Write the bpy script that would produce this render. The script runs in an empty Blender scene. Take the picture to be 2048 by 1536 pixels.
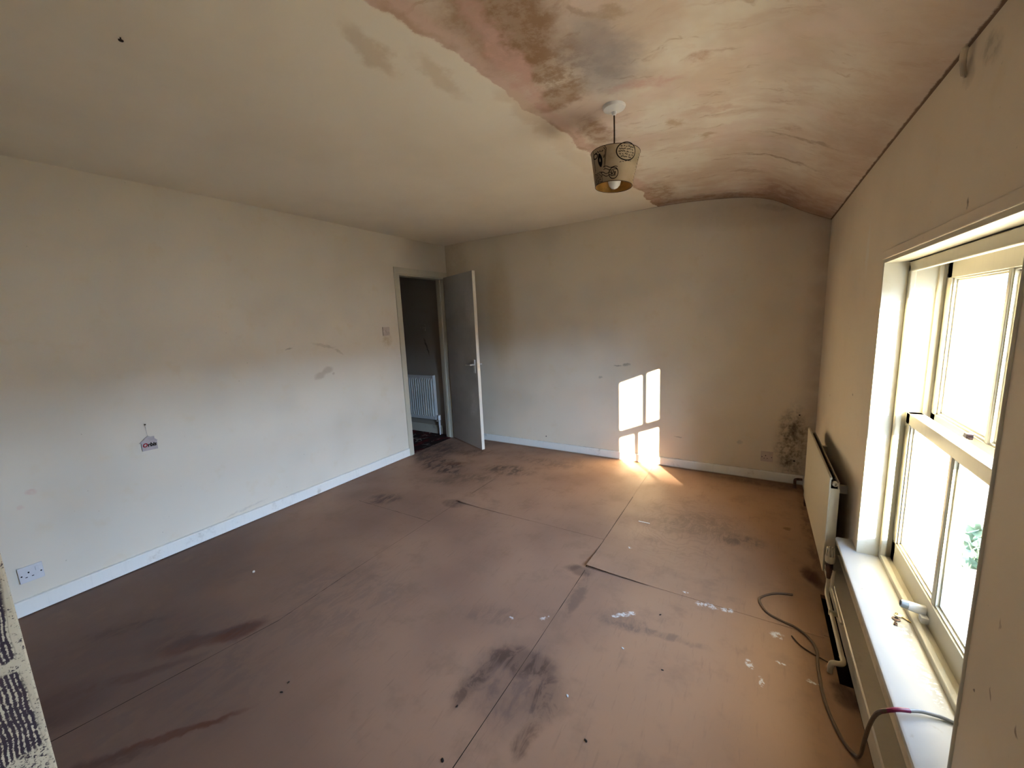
import bpy, bmesh, math, random
from mathutils import Vector, Matrix
random.seed(7)
S = bpy.context.scene
C = S.collection
W = 3.664          # inner face of the window wall
ZC = 2.3555        # flat part of the ceiling
YN = -4.30         # wall behind the camera

# ------------------------------------------------------------------ camera
cd = bpy.data.cameras.new('camera'); cam = bpy.data.objects.new('camera', cd); C.objects.link(cam)
yaw, pitch, roll = 0.5568, -0.1556, -0.0452
fw = Vector((-math.sin(yaw)*math.cos(pitch), math.cos(yaw)*math.cos(pitch), math.sin(pitch)))
ri = Vector((math.cos(yaw), math.sin(yaw), 0)); up = ri.cross(fw)
r2 = math.cos(roll)*ri + math.sin(roll)*up; u2 = -math.sin(roll)*ri + math.cos(roll)*up
m = Matrix((r2, u2, -fw)).transposed().to_4x4(); m.translation = (3.2376, -3.8139, 1.4213)
cam.matrix_world = m
cd.sensor_width = 36; cd.lens = 36*791.2/2048; cd.clip_start = .02; cd.clip_end = 300
S.camera = cam

# ------------------------------------------------------------------ sky, sun, exposure
S.view_settings.view_transform = 'Standard'; S.view_settings.look = 'None'
S.view_settings.gamma = 1; S.view_settings.use_curve_mapping = False
S.view_settings.exposure = 3.55
wd = bpy.data.worlds.new('sky'); S.world = wd; wd.use_nodes = True
nt = wd.node_tree; nt.nodes.clear()
wo = nt.nodes.new('ShaderNodeOutputWorld'); bg = nt.nodes.new('ShaderNodeBackground')
tc = nt.nodes.new('ShaderNodeTexCoord'); sp = nt.nodes.new('ShaderNodeSeparateXYZ'); cr = nt.nodes.new('ShaderNodeValToRGB')
nt.links.new(tc.outputs['Generated'], sp.inputs[0]); nt.links.new(sp.outputs[2], cr.inputs[0])
nt.links.new(cr.outputs[0], bg.inputs[0]); nt.links.new(bg.outputs[0], wo.inputs[0])
for p_, c_ in ((0, (4.3, 5.7, 8.5, 1)), (.15, (3.7, 4.9, 7.5, 1)), (.30, (.50, .78, 1.35, 1)), (.7, (.25, .45, .95, 1))):
    e_ = cr.color_ramp.elements[0] if p_ == 0 else cr.color_ramp.elements[1] if p_ == .7 else cr.color_ramp.elements.new(p_)
    e_.position = p_; e_.color = c_
bg.inputs[1].default_value = 1.0
sd = bpy.data.lights.new('sun', 'SUN'); so = bpy.data.objects.new('sun', sd); C.objects.link(so)
SUN = Vector((-.734, 1, -.301)).normalized()
so.rotation_euler = SUN.to_track_quat('-Z', 'Y').to_euler(); so.location = (14, -16, 8)
sd.energy = 11; sd.angle = math.radians(.53); sd.color = (1, .79, .55)
pl = bpy.data.lights.new('window_portal', 'AREA'); po = bpy.data.objects.new('window_portal', pl); C.objects.link(po)
pl.shape = 'RECTANGLE'; pl.size = 1.15; pl.size_y = 1.35; pl.cycles.is_portal = True
po.location = (4.03, -2.1, .95); po.rotation_euler = Vector((-1, 0, 0)).to_track_quat('-Z', 'Z').to_euler()
S.cycles.use_denoising = True
S.cycles.max_bounces = 10; S.cycles.diffuse_bounces = 4; S.cycles.adaptive_threshold = .035; S.cycles.caustics_reflective = False; S.cycles.caustics_refractive = False; S.cycles.transparent_max_bounces = 12
S.cycles.sample_clamp_indirect = 8

# ------------------------------------------------------------------ material kit
class NT:
    def __init__(s, name):
        s.m = bpy.data.materials.new(name); s.m.use_nodes = True
        s.t = s.m.node_tree; s.b = s.t.nodes['Principled BSDF']; s.out = s.t.nodes['Material Output']
        s._pos = None
    def n(s, ty, **kw):
        o = s.t.nodes.new(ty)
        for k, v in kw.items(): setattr(o, k, v)
        return o
    def put(s, sock, v):
        if hasattr(v, 'node'): s.t.links.new(v, sock)
        elif isinstance(v, (tuple, list)) and len(v) == 3 and sock.type == 'RGBA': sock.default_value = (*v, 1)
        else: sock.default_value = v
    def pos(s):
        if s._pos is None: s._pos = s.n('ShaderNodeNewGeometry').outputs['Position']
        return s._pos
    def math(s, op, a, b=0, clamp=False):
        o = s.n('ShaderNodeMath', operation=op, use_clamp=clamp); s.put(o.inputs[0], a); s.put(o.inputs[1], b); return o.outputs[0]
    def vm(s, op, a, b=(0, 0, 0)):
        o = s.n('ShaderNodeVectorMath', operation=op); s.put(o.inputs[0], a); s.put(o.inputs[1], b); return o.outputs[0] if op != 'LENGTH' else o.outputs['Value']
    def noise(s, scale, detail=4, rough=.55, vec=None, st=(1, 1, 1), col=False, dist=0):
        v = vec if vec is not None else s.pos()
        if st != (1, 1, 1): v = s.vm('MULTIPLY', v, st)
        o = s.n('ShaderNodeTexNoise'); s.put(o.inputs['Vector'], v); o.inputs['Scale'].default_value = scale
        o.inputs['Detail'].default_value = detail; o.inputs['Roughness'].default_value = rough; o.inputs['Distortion'].default_value = dist
        return o.outputs['Color' if col else 'Fac']
    def mr(s, v, a, b, c=0, d=1, smooth=True):
        o = s.n('ShaderNodeMapRange', interpolation_type='SMOOTHSTEP' if smooth else 'LINEAR'); s.put(o.inputs[0], v)
        for i, x in enumerate((a, b, c, d)): s.put(o.inputs[i+1], x)
        return o.outputs[0]
    def mix(s, a, b, f):
        o = s.n('ShaderNodeMix', data_type='RGBA'); s.put(o.inputs[0], f); s.put(o.inputs[6], a); s.put(o.inputs[7], b); return o.outputs[2]
    def mul(s, a, b): return s.math('MULTIPLY', a, b)
    def warp(s, scale, amp, vec=None, detail=3):
        v = vec if vec is not None else s.pos()
        c = s.noise(scale, detail, .6, vec=v, col=True)
        return s.vm('ADD', v, s.vm('MULTIPLY', s.vm('SUBTRACT', c, (.5, .5, .5)), (amp, amp, amp)))
    def blob(s, vec, c, r, rot=0, axis=2, soft=.45):
        o = s.n('ShaderNodeMapping', vector_type='TEXTURE'); s.put(o.inputs[0], vec)
        o.inputs['Location'].default_value = c; e = [0, 0, 0]; e[axis] = rot; o.inputs['Rotation'].default_value = e
        o.inputs['Scale'].default_value = r
        return s.mr(s.vm('LENGTH', o.outputs[0]), 1-soft, 1+soft, 1, 0)
    def xyz(s, v=None):
        o = s.n('ShaderNodeSeparateXYZ'); s.put(o.inputs[0], v if v is not None else s.pos()); return o.outputs
    def done(s, col, rough=.6, spec=.3, metal=0, bump=None, bs=.1, bd=.002):
        s.put(s.b.inputs['Base Color'], col); s.put(s.b.inputs['Roughness'], rough)
        s.put(s.b.inputs['Specular IOR Level'], spec); s.b.inputs['Metallic'].default_value = metal
        if bump is not None:
            o = s.n('ShaderNodeBump'); o.inputs['Strength'].default_value = bs; o.inputs['Distance'].default_value = bd
            s.put(o.inputs['Height'], bump); s.t.links.new(o.outputs[0], s.b.inputs['Normal'])
        return s.m

def simple(name, col, rough=.5, spec=.4, metal=0, var=.08, sc=30):
    k = NT(name); f = k.noise(sc, 3)
    c2 = tuple(max(0, x*(1-var*2)) for x in col)
    return k.done(k.mix(c2, col, k.mr(f, .3, .6)), rough, spec, metal)

def speck_layer(k, col, dark, scale=38, lo=.71, hi=.76, f=.5):
    sp_ = k.noise(scale, 2, .5)
    return k.mix(col, dark, k.mul(k.mr(sp_, lo, hi), f))

WALL = (.75, .685, .575)
def wall_mat(name, base=WALL, blobs=(), extra=None, off=(0, 0, 0)):
    k = NT(name)
    big = k.noise(1.3, 2, .6)
    col = k.mix(tuple(x*.90 for x in base), base, k.mr(big, .3, .62))
    mott = k.noise(6, 3, .65)
    col = k.mix(col, (base[0]*.93, base[1]*.88, base[2]*.78), k.mr(mott, .55, .75, 0, .5))
    col = speck_layer(k, col, (.30, .24, .17), 45, .74, .79, .45)
    w = k.warp(16, .05)
    tex = k.noise(22, 3, .7)
    for (c, r, rot, ax, colr, st, nz) in blobs:
        f = k.blob(w, c, r, rot, ax)
        if nz: f = k.mul(f, k.mr(tex, .38, .62, 1-nz, 1))
        col = k.mix(col, colr, k.mul(f, st))
    if extra: col = extra(k, col)
    h = k.noise(3.5, 2, .6)
    return k.done(col, .62, .25, bump=h, bs=.35, bd=.01)

OLD = (.33, .25, .16)
def left_extra(k, col):
    x, y, z = k.xyz(k.warp(30, .01))
    # paler skim patch beside the door head and dirty line over the skirting
    d = k.mr(k.math('ABSOLUTE', k.math('SUBTRACT', z, .088)), 0, .004, .5, 0)
    return k.mix(col, (.30, .27, .22), d)
m_left = wall_mat('painted_plaster_left', blobs=[
    ((0, -1.775, 1.035), (.2, .055, .028), .35, 0, (.56, .48, .38), .8, .0),
    ((0, -1.70, 1.07), (.2, .045, .028), .2, 0, (.56, .48, .38), .8, .0),
    ((0, -1.645, 1.036), (.2, .012, .012), 0, 0, (.56, .48, .38), .8, .0),
    ((0, -2.02, 1.285), (.2, .03, .007), .1, 0, (.30, .26, .2), .7, .3),
    ((0, -1.70, 1.29), (.2, .10, .012), -.25, 0, (.5, .44, .34), .6, .3),
    ((0, -1.57, 1.22), (.2, .05, .010), -.6, 0, (.5, .44, .34), .6, .3),
    ((0, -1.0, 1.29), (.2, .06, .05), 0, 0, (.50, .37, .2), .6, .6),
    ((0, -3.48, .645), (.2, .02, .012), 0, 0, (.66, .42, .36), .5, .5),
    ((0, -3.52, .58), (.2, .015, .012), 0, 0, (.66, .42, .36), .5, .5),
    ((0, -2.5, .12), (.2, .14, .008), .1, 0, (.5, .45, .38), .5, .7),
    ((0, -2.08, .07), (.2, .2, .02), 0, 0, (.55, .5, .42), .4, .5),
    ((0, -.35, 2.2), (.2, .36, .25), 0, 0, (.55, .47, .36), .45, 0),
], extra=left_extra)
def back_extra(k, col):
    x, y, z = k.xyz(k.warp(25, .02))
    mo = k.noise(26, 5, .7)
    f = k.mul(k.mr(mo, .40, .66), k.blob(k.warp(8, .10), (3.525, 0, .33), (.09, .5, .27), 0, 0, .5))
    col = k.mix(col, (.10, .075, .045), k.mul(f, .9))
    edge = k.mr(x, 3.50, 3.664, 0, .45)                       # corner shading painted in as a browner tone
    col = k.mix(col, (.36, .25, .15), k.mul(edge, k.mr(k.noise(5, 4), .3, .6, .4, 1)))
    d = k.mr(k.math('ABSOLUTE', k.math('SUBTRACT', z, .082)), 0, .004, .55, 0)
    return k.mix(col, (.30, .27, .22), d)
m_back = wall_mat('painted_plaster_back', base=(.76, .67, .535), blobs=[
    ((2.09, 0, .955), (.035, .2, .008), 0, 1, (.3, .26, .2), .8, .3),
    ((2.175, 0, .965), (.035, .2, .012), -.2, 1, (.3, .26, .2), .8, .3),
    ((1.91, 0, .83), (.02, .2, .012), 0, 1, (.36, .32, .25), .7, .3),
    ((2.65, 0, .295), (.03, .2, .006), 0, 1, (.3, .27, .2), .6, .3),
    ((3.15, 0, .31), (.02, .2, .014), 0, 1, (.4, .4, .36), .5, .3),
    ((3.53, 0, .33), (.12, .3, .26), 0, 1, (.36, .28, .17), .55, .4),
    ((3.49, 0, .19), (.035, .2, .05), 0, 1, (.07, .055, .035), .75, .7),
    ((3.53, 0, .44), (.045, .2, .08), 0, 1, (.10, .075, .05), .75, .7),
    ((3.15, 0, 2.18), (.6, .2, .10), .1, 1, (.60, .49, .35), .5, .2),
    ((.1, 0, 2.1), (.22, .3, .5), 0, 1, (.52, .41, .27), .5, .3),
    ((.75, 0, 1.55), (.16, .3, .6), 0, 1, (.62, .48, .28), .55, .2),
    ((3.3, 0, 2.20), (.12, .2, .02), .3, 1, (.42, .33, .22), .4, .4),
], extra=back_extra)
m_right = wall_mat('painted_plaster_window_wall', base=(.70, .60, .46), blobs=[
    ((W, -2.26, 1.99), (.2, .03, .03), 0, 0, (.4, .33, .24), .6, .3),
    ((W, -2.37, 1.99), (.2, .05, .03), .4, 0, (.3, .25, .18), .7, .7),
    ((W, -1.28, 1.68), (.2, .03, .11), 0, 0, (.72, .69, .62), .6, .5),
    ((W, -2.752, .651), (.2, .003, .012), .1, 0, (.20, .13, .09), .9, .4),
    ((W, -2.745, .80), (.2, .002, .012), .1, 0, (.28, .2, .14), .8, .4),
    ((W, -2.845, .655), (.2, .003, .008), 0, 0, (.22, .15, .1), .85, .3),
    ((W, -2.70, .60), (.2, .003, .004), 0, 0, (.12, .08, .06), .8, 0),
    ((W, -2.35, 1.66), (.2, .004, .01), 0, 0, (.2, .15, .1), .8, 0),
    ((W, -.55, .85), (.2, .006, .006), 0, 0, (.15, .12, .1), .8, 0),
    ((W, -1.24, .98), (.2, .006, .006), 0, 0, (.15, .12, .1), .8, 0),
    ((W, -2.1, .12), (.2, .6, .02), 0, 0, (.4, .33, .25), .6, .7),
])
m_plain = wall_mat('painted_plaster_plain')
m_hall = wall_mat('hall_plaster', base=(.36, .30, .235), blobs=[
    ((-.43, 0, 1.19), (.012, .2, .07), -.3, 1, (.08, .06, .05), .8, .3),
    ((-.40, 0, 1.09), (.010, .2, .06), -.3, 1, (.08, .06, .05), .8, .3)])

# ---- ceiling: old paint to the left, patchy bare plaster from x about 2.37 to the window wall
def ceiling_mat():
    k = NT('ceiling_paint_and_plaster')
    P = k.pos()
    base = k.mix((.73, .66, .56), (.80, .735, .635), k.mr(k.noise(1.1, 4), .3, .65))
    w1 = k.warp(3, .22, None, 7)
    x, y, z = k.xyz(w1)
    px, py, pz = k.xyz()
    line = k.math('ADD', k.mul(y, .07), 2.47)                   # boundary x = 2.47 + .07 y
    inside = k.mr(k.math('SUBTRACT', x, line), -.003, .005)
    ws = k.warp(5, .16)
    st = k.noise(1, 4, .62, vec=ws, st=(2.0, 11, 7), col=False)      # smears drawn out across the room
    st2 = k.noise(1, 4, .7, vec=ws, st=(5, 24, 14))
    cloud = k.noise(2.2, 4, .62)
    pl = k.mix((.61, .50, .41), (.72, .66, .575), k.mr(cloud, .35, .62))
    pl = k.mix(pl, (.57, .43, .345), k.mul(k.mr(st, .50, .66), .5))
    pl = k.mix(pl, (.42, .29, .20), k.mul(k.mr(st2, .57, .70), .6))
    fold = k.mr(px, 3.16, 3.26)
    pl = k.mix(pl, (.50, .385, .31), k.mul(fold, k.mr(k.noise(2.5, 3), .35, .6, .2, .6)))
    strip = k.mul(k.mr(k.math('SUBTRACT', x, line), .05, .10, 1, 0), k.mr(cloud, .3, .5, .5, 1))
    pl = k.mix(pl, (.60, .41, .35), k.mul(strip, .8))
    pl = k.mix(pl, (.66, .52, .46), k.mul(k.mr(k.noise(3.1, 3, .6, vec=k.vm('ADD', ws, (7, 3, 1))), .5, .68), .6))
    wb = k.warp(8, .20, None, 5)
    tex = k.noise(14, 5, .72)
    BR = (.27, .155, .085); PK = (.58, .37, .32); GR = (.35, .295, .27)
    for c, r, rot, colr, s_, nz in [
        ((2.52, -2.62, ZC), (.16, .34, .5), .1, BR, .95, .25),
        ((2.53, -2.30, ZC), (.14, .16, .5), 0, BR, .7, .8),
        ((2.46, -2.10, ZC), (.16, .07, .5), -.2, BR, .85, .3),
        ((2.42, -2.42, ZC), (.05, .34, .5), .12, PK, .9, .3),
        ((2.72, -2.30, ZC), (.115, .17, .5), 0, GR, .75, .15),
        ((2.73, -2.12, ZC), (.10, .10, .5), 0, GR, .45, .3),
        ((2.80, -2.46, ZC), (.07, .035, .5), .3, (.42, .31, .21), .8, .3),
        ((2.725, -2.52, ZC), (.018, .05, .5), -.3, (.42, .31, .23), .8, .2),
        ((3.02, -2.12, ZC), (.05, .03, .5), .2, (.45, .28, .19), .8, .4),
        ((2.86, -1.61, ZC), (.035, .045, .5), 0, (.48, .34, .22), .8, .2),
        ((2.975, -1.39, ZC), (.035, .035, .5), 0, (.45, .31, .2), .8, .2),
        ((2.82, -2.02, ZC), (.12, .035, .5), .15, PK, .8, .5),
        ((3.03, -1.68, ZC), (.12, .03, .5), .15, (.56, .40, .32), .7, .5),
        ((2.50, -1.70, ZC), (.06, .17, .5), 0, BR, .8, .4),
        ((2.44, -1.45, ZC), (.05, .16, .5), 0, (.45, .31, .23), .75, .5),
        ((2.52, -.36, ZC), (.13, .36, .5), .15, (.36, .235, .14), .85, .5),
        ((2.95, -.05, ZC), (.75, .14, .5), 0, (.30, .18, .10), .85, .35),
        ((3.45, -.25, 2.18), (.28, .35, .5), 0, (.30, .18, .12), .8, .4),
        ((3.55, -1.2, 2.1), (.12, 1.2, .5), 0, (.46, .33, .24), .55, .4),
        ((3.15, -.7, 2.3), (.10, .03, .5), .1, (.42, .3, .22), .7, .5),
        ((3.30, -1.0, 2.26), (.16, .018, .5), .1, (.30, .21, .15), .8, .5),
        ((3.38, -1.35, 2.22), (.14, .02, .5), .1, (.34, .25, .18), .7, .5),
    ]:
        f = k.blob(wb, c, r, rot)
        f = k.mul(f, k.mr(tex, .40, .60, 1-nz, 1))
        pl = k.mix(pl, colr, k.mul(f, s_))
    col = k.mix(base, pl, inside)
    # faint water marks in the old paint just left of the edge, and a stained rim along it
    for c, r, rot, colr, s_ in [((2.07, -2.75, ZC), (.05, .14, .5), .3, (.56, .44, .32), .6),
                                ((2.16, -2.5, ZC), (.05, .16, .5), .1, (.58, .46, .34), .5),
                                ((2.30, -2.05, ZC), (.05, .26, .5), .0, (.60, .47, .35), .45),
                                ((2.30, -1.4, ZC), (.06, .4, .5), .0, (.62, .50, .38), .3)]:
        col = k.mix(col, colr, k.mul(k.blob(wb, c, r, rot), s_))
    d = k.math('SUBTRACT', x, line)
    rim = k.mul(k.mr(k.math('ABSOLUTE', k.math('SUBTRACT', d, .012)), 0, .022, 1, 0), k.mr(k.noise(4, 4), .42, .6))
    col = k.mix(col, (.40, .27, .17), k.mul(rim, .55))
    # opened joint against the back wall and the window wall
    jn = k.noise(28, 5, .75)
    b = k.mul(k.mr(k.math('ADD', py, k.mul(jn, .012)), -.006, .001), k.mr(px, 2.0, 2.5))
    c2 = k.mr(k.math('ADD', px, k.mul(jn, .014)), W-.004, W+.002)
    col = k.mix(col, (.10, .045, .02), k.math('MAXIMUM', k.mul(b, .95), k.mul(c2, .9)))
    h = k.noise(4, 3, .6)
    return k.done(col, .72, .2, bump=h, bs=.4, bd=.012)
m_ceil = ceiling_mat()

# ---- floor: worn, stained hardboard
def floor_mat():
    k = NT('stained_hardboard')
    P = k.pos()
    big = k.noise(.9, 2, .6); mid = k.noise(5, 4, .65)
    col = k.mix((.25, .148, .105), (.37, .225, .150), k.mr(big, .3, .65))
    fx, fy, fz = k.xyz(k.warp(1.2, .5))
    col = k.mix(col, (.145, .088, .068), k.mul(k.mr(k.math('ADD', k.mul(fx, .55), fy), -1.6, -2.9), .75))  # dimmer light towards the near left painted in as a darker tone
    col = k.mix(col, (.36, .215, .12), k.mul(k.mr(fx, 2.4, 3.3), .5))
    col = k.mix(col, (.25, .155, .105), k.mul(k.mr(mid, .5, .72), .6))
    grain = k.noise(1, 3, .65, st=(55, 7, 1))
    col = k.mix(col, (.22, .135, .095), k.mr(grain, .55, .75, 0, .35))
    w = k.warp(7, .11, None, 7)
    w2 = k.warp(40, .035, None, 2)
    strk = k.noise(1, 4, .7, st=(17, 7, 1), dist=.8)
    DK = (.045, .026, .022); RD = (.115, .027, .008); GY = (.17, .12, .105)
    L = [  # centre, radii, rotation, colour, strength, streakiness
        ((2.46, -2.66, 0), (.17, .19, .5), .4, (.165, .105, .085), .8, .35),
        ((2.45, -2.57, 0), (.13, .06, .5), .2, (.085, .05, .038), .85, .55),
        ((2.33, -2.74, 0), (.035, .13, .5), -.1, (.09, .055, .042), .75, .5),
        ((2.62, -2.66, 0), (.07, .09, .5), 0, (.08, .05, .04), .75, .6),
        ((2.62, -2.84, 0), (.03, .07, .5), -.2, (.11, .06, .04), .7, .5),
        ((1.16, -3.08, 0), (.11, .05, .5), 1.1, RD, 1, .1),
        ((1.04, -3.24, 0), (.14, .04, .5), .9, RD, .9, .4),
        ((.93, -3.28, 0), (.10, .05, .5), .8, (.11, .045, .025), .7, .7),
        ((1.07, -3.16, 0), (.2, .025, .5), .9, DK, .6, .6),
        ((.95, -3.66, 0), (.12, .16, .5), -.6, (.06, .02, .012), .85, .4),
        ((1.03, -3.45, 0), (.20, .03, .5), 1.0, (.08, .025, .015), .8, .3),
        ((1.50, -3.45, 0), (.20, .016, .5), .95, RD, .95, .1),
        ((1.40, -3.62, 0), (.14, .03, .5), .9, (.07, .03, .02), .8, .5),
        ((.62, -3.35, 0), (.16, .04, .5), .9, DK, .5, .7),
        ((.75, -3.5, 0), (.3, .28, .5), 0, (.14, .085, .07), .6, .5),
        ((1.15, -3.35, 0), (.45, .35, .5), 0, (.15, .10, .085), .6, .5),
        ((.5, -3.0, 0), (.3, .14, .5), .8, (.17, .11, .085), .55, .6),
        ((.50, -.90, 0), (.36, .16, .5), -.3, (.085, .05, .038), .9, .8),
        ((.12, -.55, 0), (.28, .30, .5), 0, (.08, .05, .045), .75, .5),
        ((.62, -.82, 0), (.11, .05, .5), .5, (.15, .055, .025), .8, .4),
        ((.60, -.45, 0), (.25, .1, .5), .4, (.14, .08, .05), .6, .7),
        ((1.22, -.74, 0), (.24, .12, .5), .2, (.10, .065, .045), .85, .85),
        ((.63, -1.72, 0), (.13, .10, .5), .6, DK, .65, .85),
        ((.98, -1.1, 0), (.3, .12, .5), .6, (.14, .09, .06), .6, .8),
        ((1.5, -.4, 0), (.35, .10, .5), 0, (.17, .11, .075), .5, .8),
        ((3.2, -1.14, 0), (.13, .07, .5), .2, (.13, .085, .06), .75, .75),
        ((2.95, -1.05, 0), (.26, .16, .5), .4, (.17, .115, .075), .45, .9),
        ((3.46, -.84, 0), (.02, .02, .5), 0, (.16, .08, .03), .8, .3),
        ((3.545, -1.36, 0), (.045, .085, .5), .25, (.05, .012, .006), .95, .15),
        ((3.60, -.9, 0), (.05, 1.0, .5), 0, (.10, .045, .025), .65, .5),
        ((3.5, -.10, 0), (.5, .07, .5), 0, (.11, .05, .03), .6, .5),
        ((2.9, -2.15, 0), (.20, .02, .5), .1, (.15, .10, .08), .6, .6),
        ((2.76, -2.14, 0), (.13, .05, .5), .1, (.16, .11, .09), .5, .8),
        ((2.2, -2.4, 0), (.2, .06, .5), .3, (.19, .12, .09), .5, .8),
        ((2.50, -2.05, 0), (.03, .2, .5), 0, (.14, .09, .07), .6, .7),
        ((1.35, -2.7, 0), (.4, .3, .5), 0, (.19, .125, .10), .5, .7),
        ((2.43, -1.88, 0), (.07, .04, .5), 0, DK, .6, .3),
        ((1.21, -1.54, 0), (.10, .05, .5), 0, DK, .55, .4),
        ((3.58, -2.12, 0), (.035, .06, .5), 0, (.05, .025, .02), .8, .2),
    ]
    for c, r, rot, colr, s_, nz in L:
        f = k.blob(w, c, r, rot)
        if nz: f = k.mul(f, k.mr(strk, .42, .60, 1-nz, 1))
        col = k.mix(col, colr, k.mul(f, s_))
    tex = k.noise(60, 2, .7)
    for c, r, rot in [((2.714, -2.129, 0), (.020, .009, .5), .3), ((2.745, -2.10, 0), (.03, .012, .5), .4), ((2.775, -2.073, 0), (.018, .012, .5), 0),
                      ((3.06, -1.855, 0), (.022, .014, .5), 0), ((3.10, -1.845, 0), (.028, .015, .5), -.2), ((3.17, -1.84, 0), (.026, .014, .5), .1),
                      ((3.27, -2.131, 0), (.012, .022, .5), .2), ((3.31, -2.20, 0), (.006, .02, .5), .2), ((3.37, -1.905, 0), (.022, .018, .5), .3),
                      ((3.485, -2.115, 0), (.025, .007, .5), -.2), ((3.38, -2.07, 0), (.018, .006, .5), -.2), ((2.42, -2.30, 0), (.008, .02, .5), -.7),
                      ((2.28, -2.38, 0), (.012, .006, .5), 0), ((2.98, -1.80, 0), (.012, .008, .5), 0), ((2.62, -1.52, 0), (.01, .006, .5), 0)]:
        f = k.mul(k.blob(w2, c, r, rot, soft=.35), k.mr(tex, .40, .55))
        col = k.mix(col, (.66, .66, .66), k.mul(f, .85))
    # swirls trowelled under the board nearest the window
    wv = k.n('ShaderNodeTexWave', wave_type='RINGS', rings_direction='Z'); k.put(wv.inputs['Vector'], k.vm('ADD', k.warp(3, .35), (-2.9, 1.1, 0)))
    wv.inputs['Scale'].default_value = 7; wv.inputs['Distortion'].default_value = 14
    f = k.mul(k.mr(wv.outputs['Fac'], .6, .9), k.blob(P, (2.85, -1.1, 0), (.3, .45, .5), 0, soft=.5))
    col = k.mix(col, (.20, .125, .085), k.mul(f, .22))
    h = mid
    rough = k.mr(mid, .3, .7, .55, .72)
    return k.done(col, rough, .2, bump=h, bs=.16, bd=.004)
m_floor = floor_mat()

def paint_mat(name, base, dirt=(.35, .3, .22), amt=.4, rough=.38):
    k = NT(name)
    col = k.mix(base, dirt, k.mul(k.mr(k.noise(7, 6, .7), .56, .80), amt))
    col = k.mix(col, tuple(x*.86 for x in base), k.mr(k.noise(1, 4, .6, st=(60, 60, 6)), .5, .75, 0, .35))
    return k.done(col, rough, .45, bump=k.noise(40, 4), bs=.15, bd=.002)
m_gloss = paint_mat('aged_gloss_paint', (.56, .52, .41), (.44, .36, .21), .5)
m_skirt = paint_mat('skirting_gloss', (.82, .81, .76), (.28, .24, .18), .7)
m_skirt_r = paint_mat('skirting_dirty', (.56, .50, .39), (.22, .17, .11), .8)
m_doorp = paint_mat('door_paint', (.42, .38, .34), (.30, .26, .22), .6, .5)
m_doore = paint_mat('door_edge_lit_paint', (.86, .80, .68), (.45, .36, .24), .5)  # lighter than the leaf: the edge's lit look is put into its paint
m_sill = paint_mat('sill_paint', (.74, .74, .70), (.50, .46, .38), .45, .32)
m_radp = paint_mat('radiator_enamel', (.50, .44, .32), (.34, .26, .16), .4, .42)
m_radh = paint_mat('hall_radiator_enamel', (.68, .66, .62), (.4, .36, .3), .3, .42)
m_plastic = simple('white_plastic', (.74, .73, .72), .3, .5, 0, .02)
m_socket = simple('socket_plastic', (.66, .66, .68), .3, .5, 0, .02)
m_socketb = simple('socket_plastic_stained', (.58, .47, .41), .4, .5, 0, .03)
m_black = simple('black_hole', (.008, .007, .007), .8, .1)
m_void = simple('dark_void', (.02, .014, .01), .9, .1)
m_chrome = simple('worn_chrome', (.78, .74, .68), .38, .5, .75, .1)
m_brass = simple('brass', (.62, .46, .22), .35, .5, 1, .1)
m_copper = simple('tarnished_copper', (.13, .075, .06), .5, .4, .5, .3)
m_cable = simple('brown_cable_sheath', (.13, .08, .05), .5, .4, 0, .1)
m_grey = simple('grey_cable_sheath', (.26, .25, .24), .5, .4, 0, .1)
m_tape = simple('magenta_tape', (.20, .008, .06), .4, .5, 0, .1)
m_cord = simple('brown_cord', (.075, .038, .018), .6, .3)
m_ink = simple('dark_ink', (.022, .014, .010), .8, .1)
m_red = simple('red_ink', (.35, .012, .02), .7, .2)
m_card = simple('white_card', (.50, .44, .44), .6, .3)
m_chip = simple('white_chip', (.8, .78, .74), .6, .3)
m_crumb = simple('dark_crumb', (.03, .02, .015), .8, .2)
m_bulb = simple('opal_glass', (.80, .78, .74), .15, .5, 0, .02)

def shade_mat():
    k = NT('parchment_shade')
    col = k.mix((.47, .36, .235), (.58, .47, .33), k.mr(k.noise(9, 5), .3, .65))
    col = k.mix(col, (.30, .16, .05), k.mul(k.mr(k.noise(24, 5), .58, .75), .4))
    m_ = k.done(col, .75, .2)
    tr = k.n('ShaderNodeBsdfTranslucent'); tr.inputs[0].default_value = (.52, .34, .14, 1)
    mx = k.n('ShaderNodeMixShader'); mx.inputs[0].default_value = .25
    k.t.links.new(k.b.outputs[0], mx.inputs[1]); k.t.links.new(tr.outputs[0], mx.inputs[2]); k.t.links.new(mx.outputs[0], k.out.inputs[0])
    return m_
m_shade = shade_mat()
m_shade_in = simple('amber_lining', (.42, .22, .05), .35, .5, 0, .2)

def glass_mat():
    k = NT('window_glass')
    t = k.n('ShaderNodeBsdfTransparent'); g = k.n('ShaderNodeBsdfGlossy'); g.inputs['Roughness'].default_value = .02
    f = k.n('ShaderNodeFresnel'); f.inputs[0].default_value = 1.45
    mx = k.n('ShaderNodeMixShader'); t.inputs[0].default_value = (.93, .97, .96, 1)
    ge = k.n('ShaderNodeNewGeometry'); fr = k.mul(f.outputs[0], k.math('SUBTRACT', 1.0, ge.outputs['Backfacing']))
    k.t.links.new(fr, mx.inputs[0]); k.t.links.new(t.outputs[0], mx.inputs[1]); k.t.links.new(g.outputs[0], mx.inputs[2])
    k.t.links.new(mx.outputs[0], k.out.inputs[0]); return k.m
m_glass = glass_mat()

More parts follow.
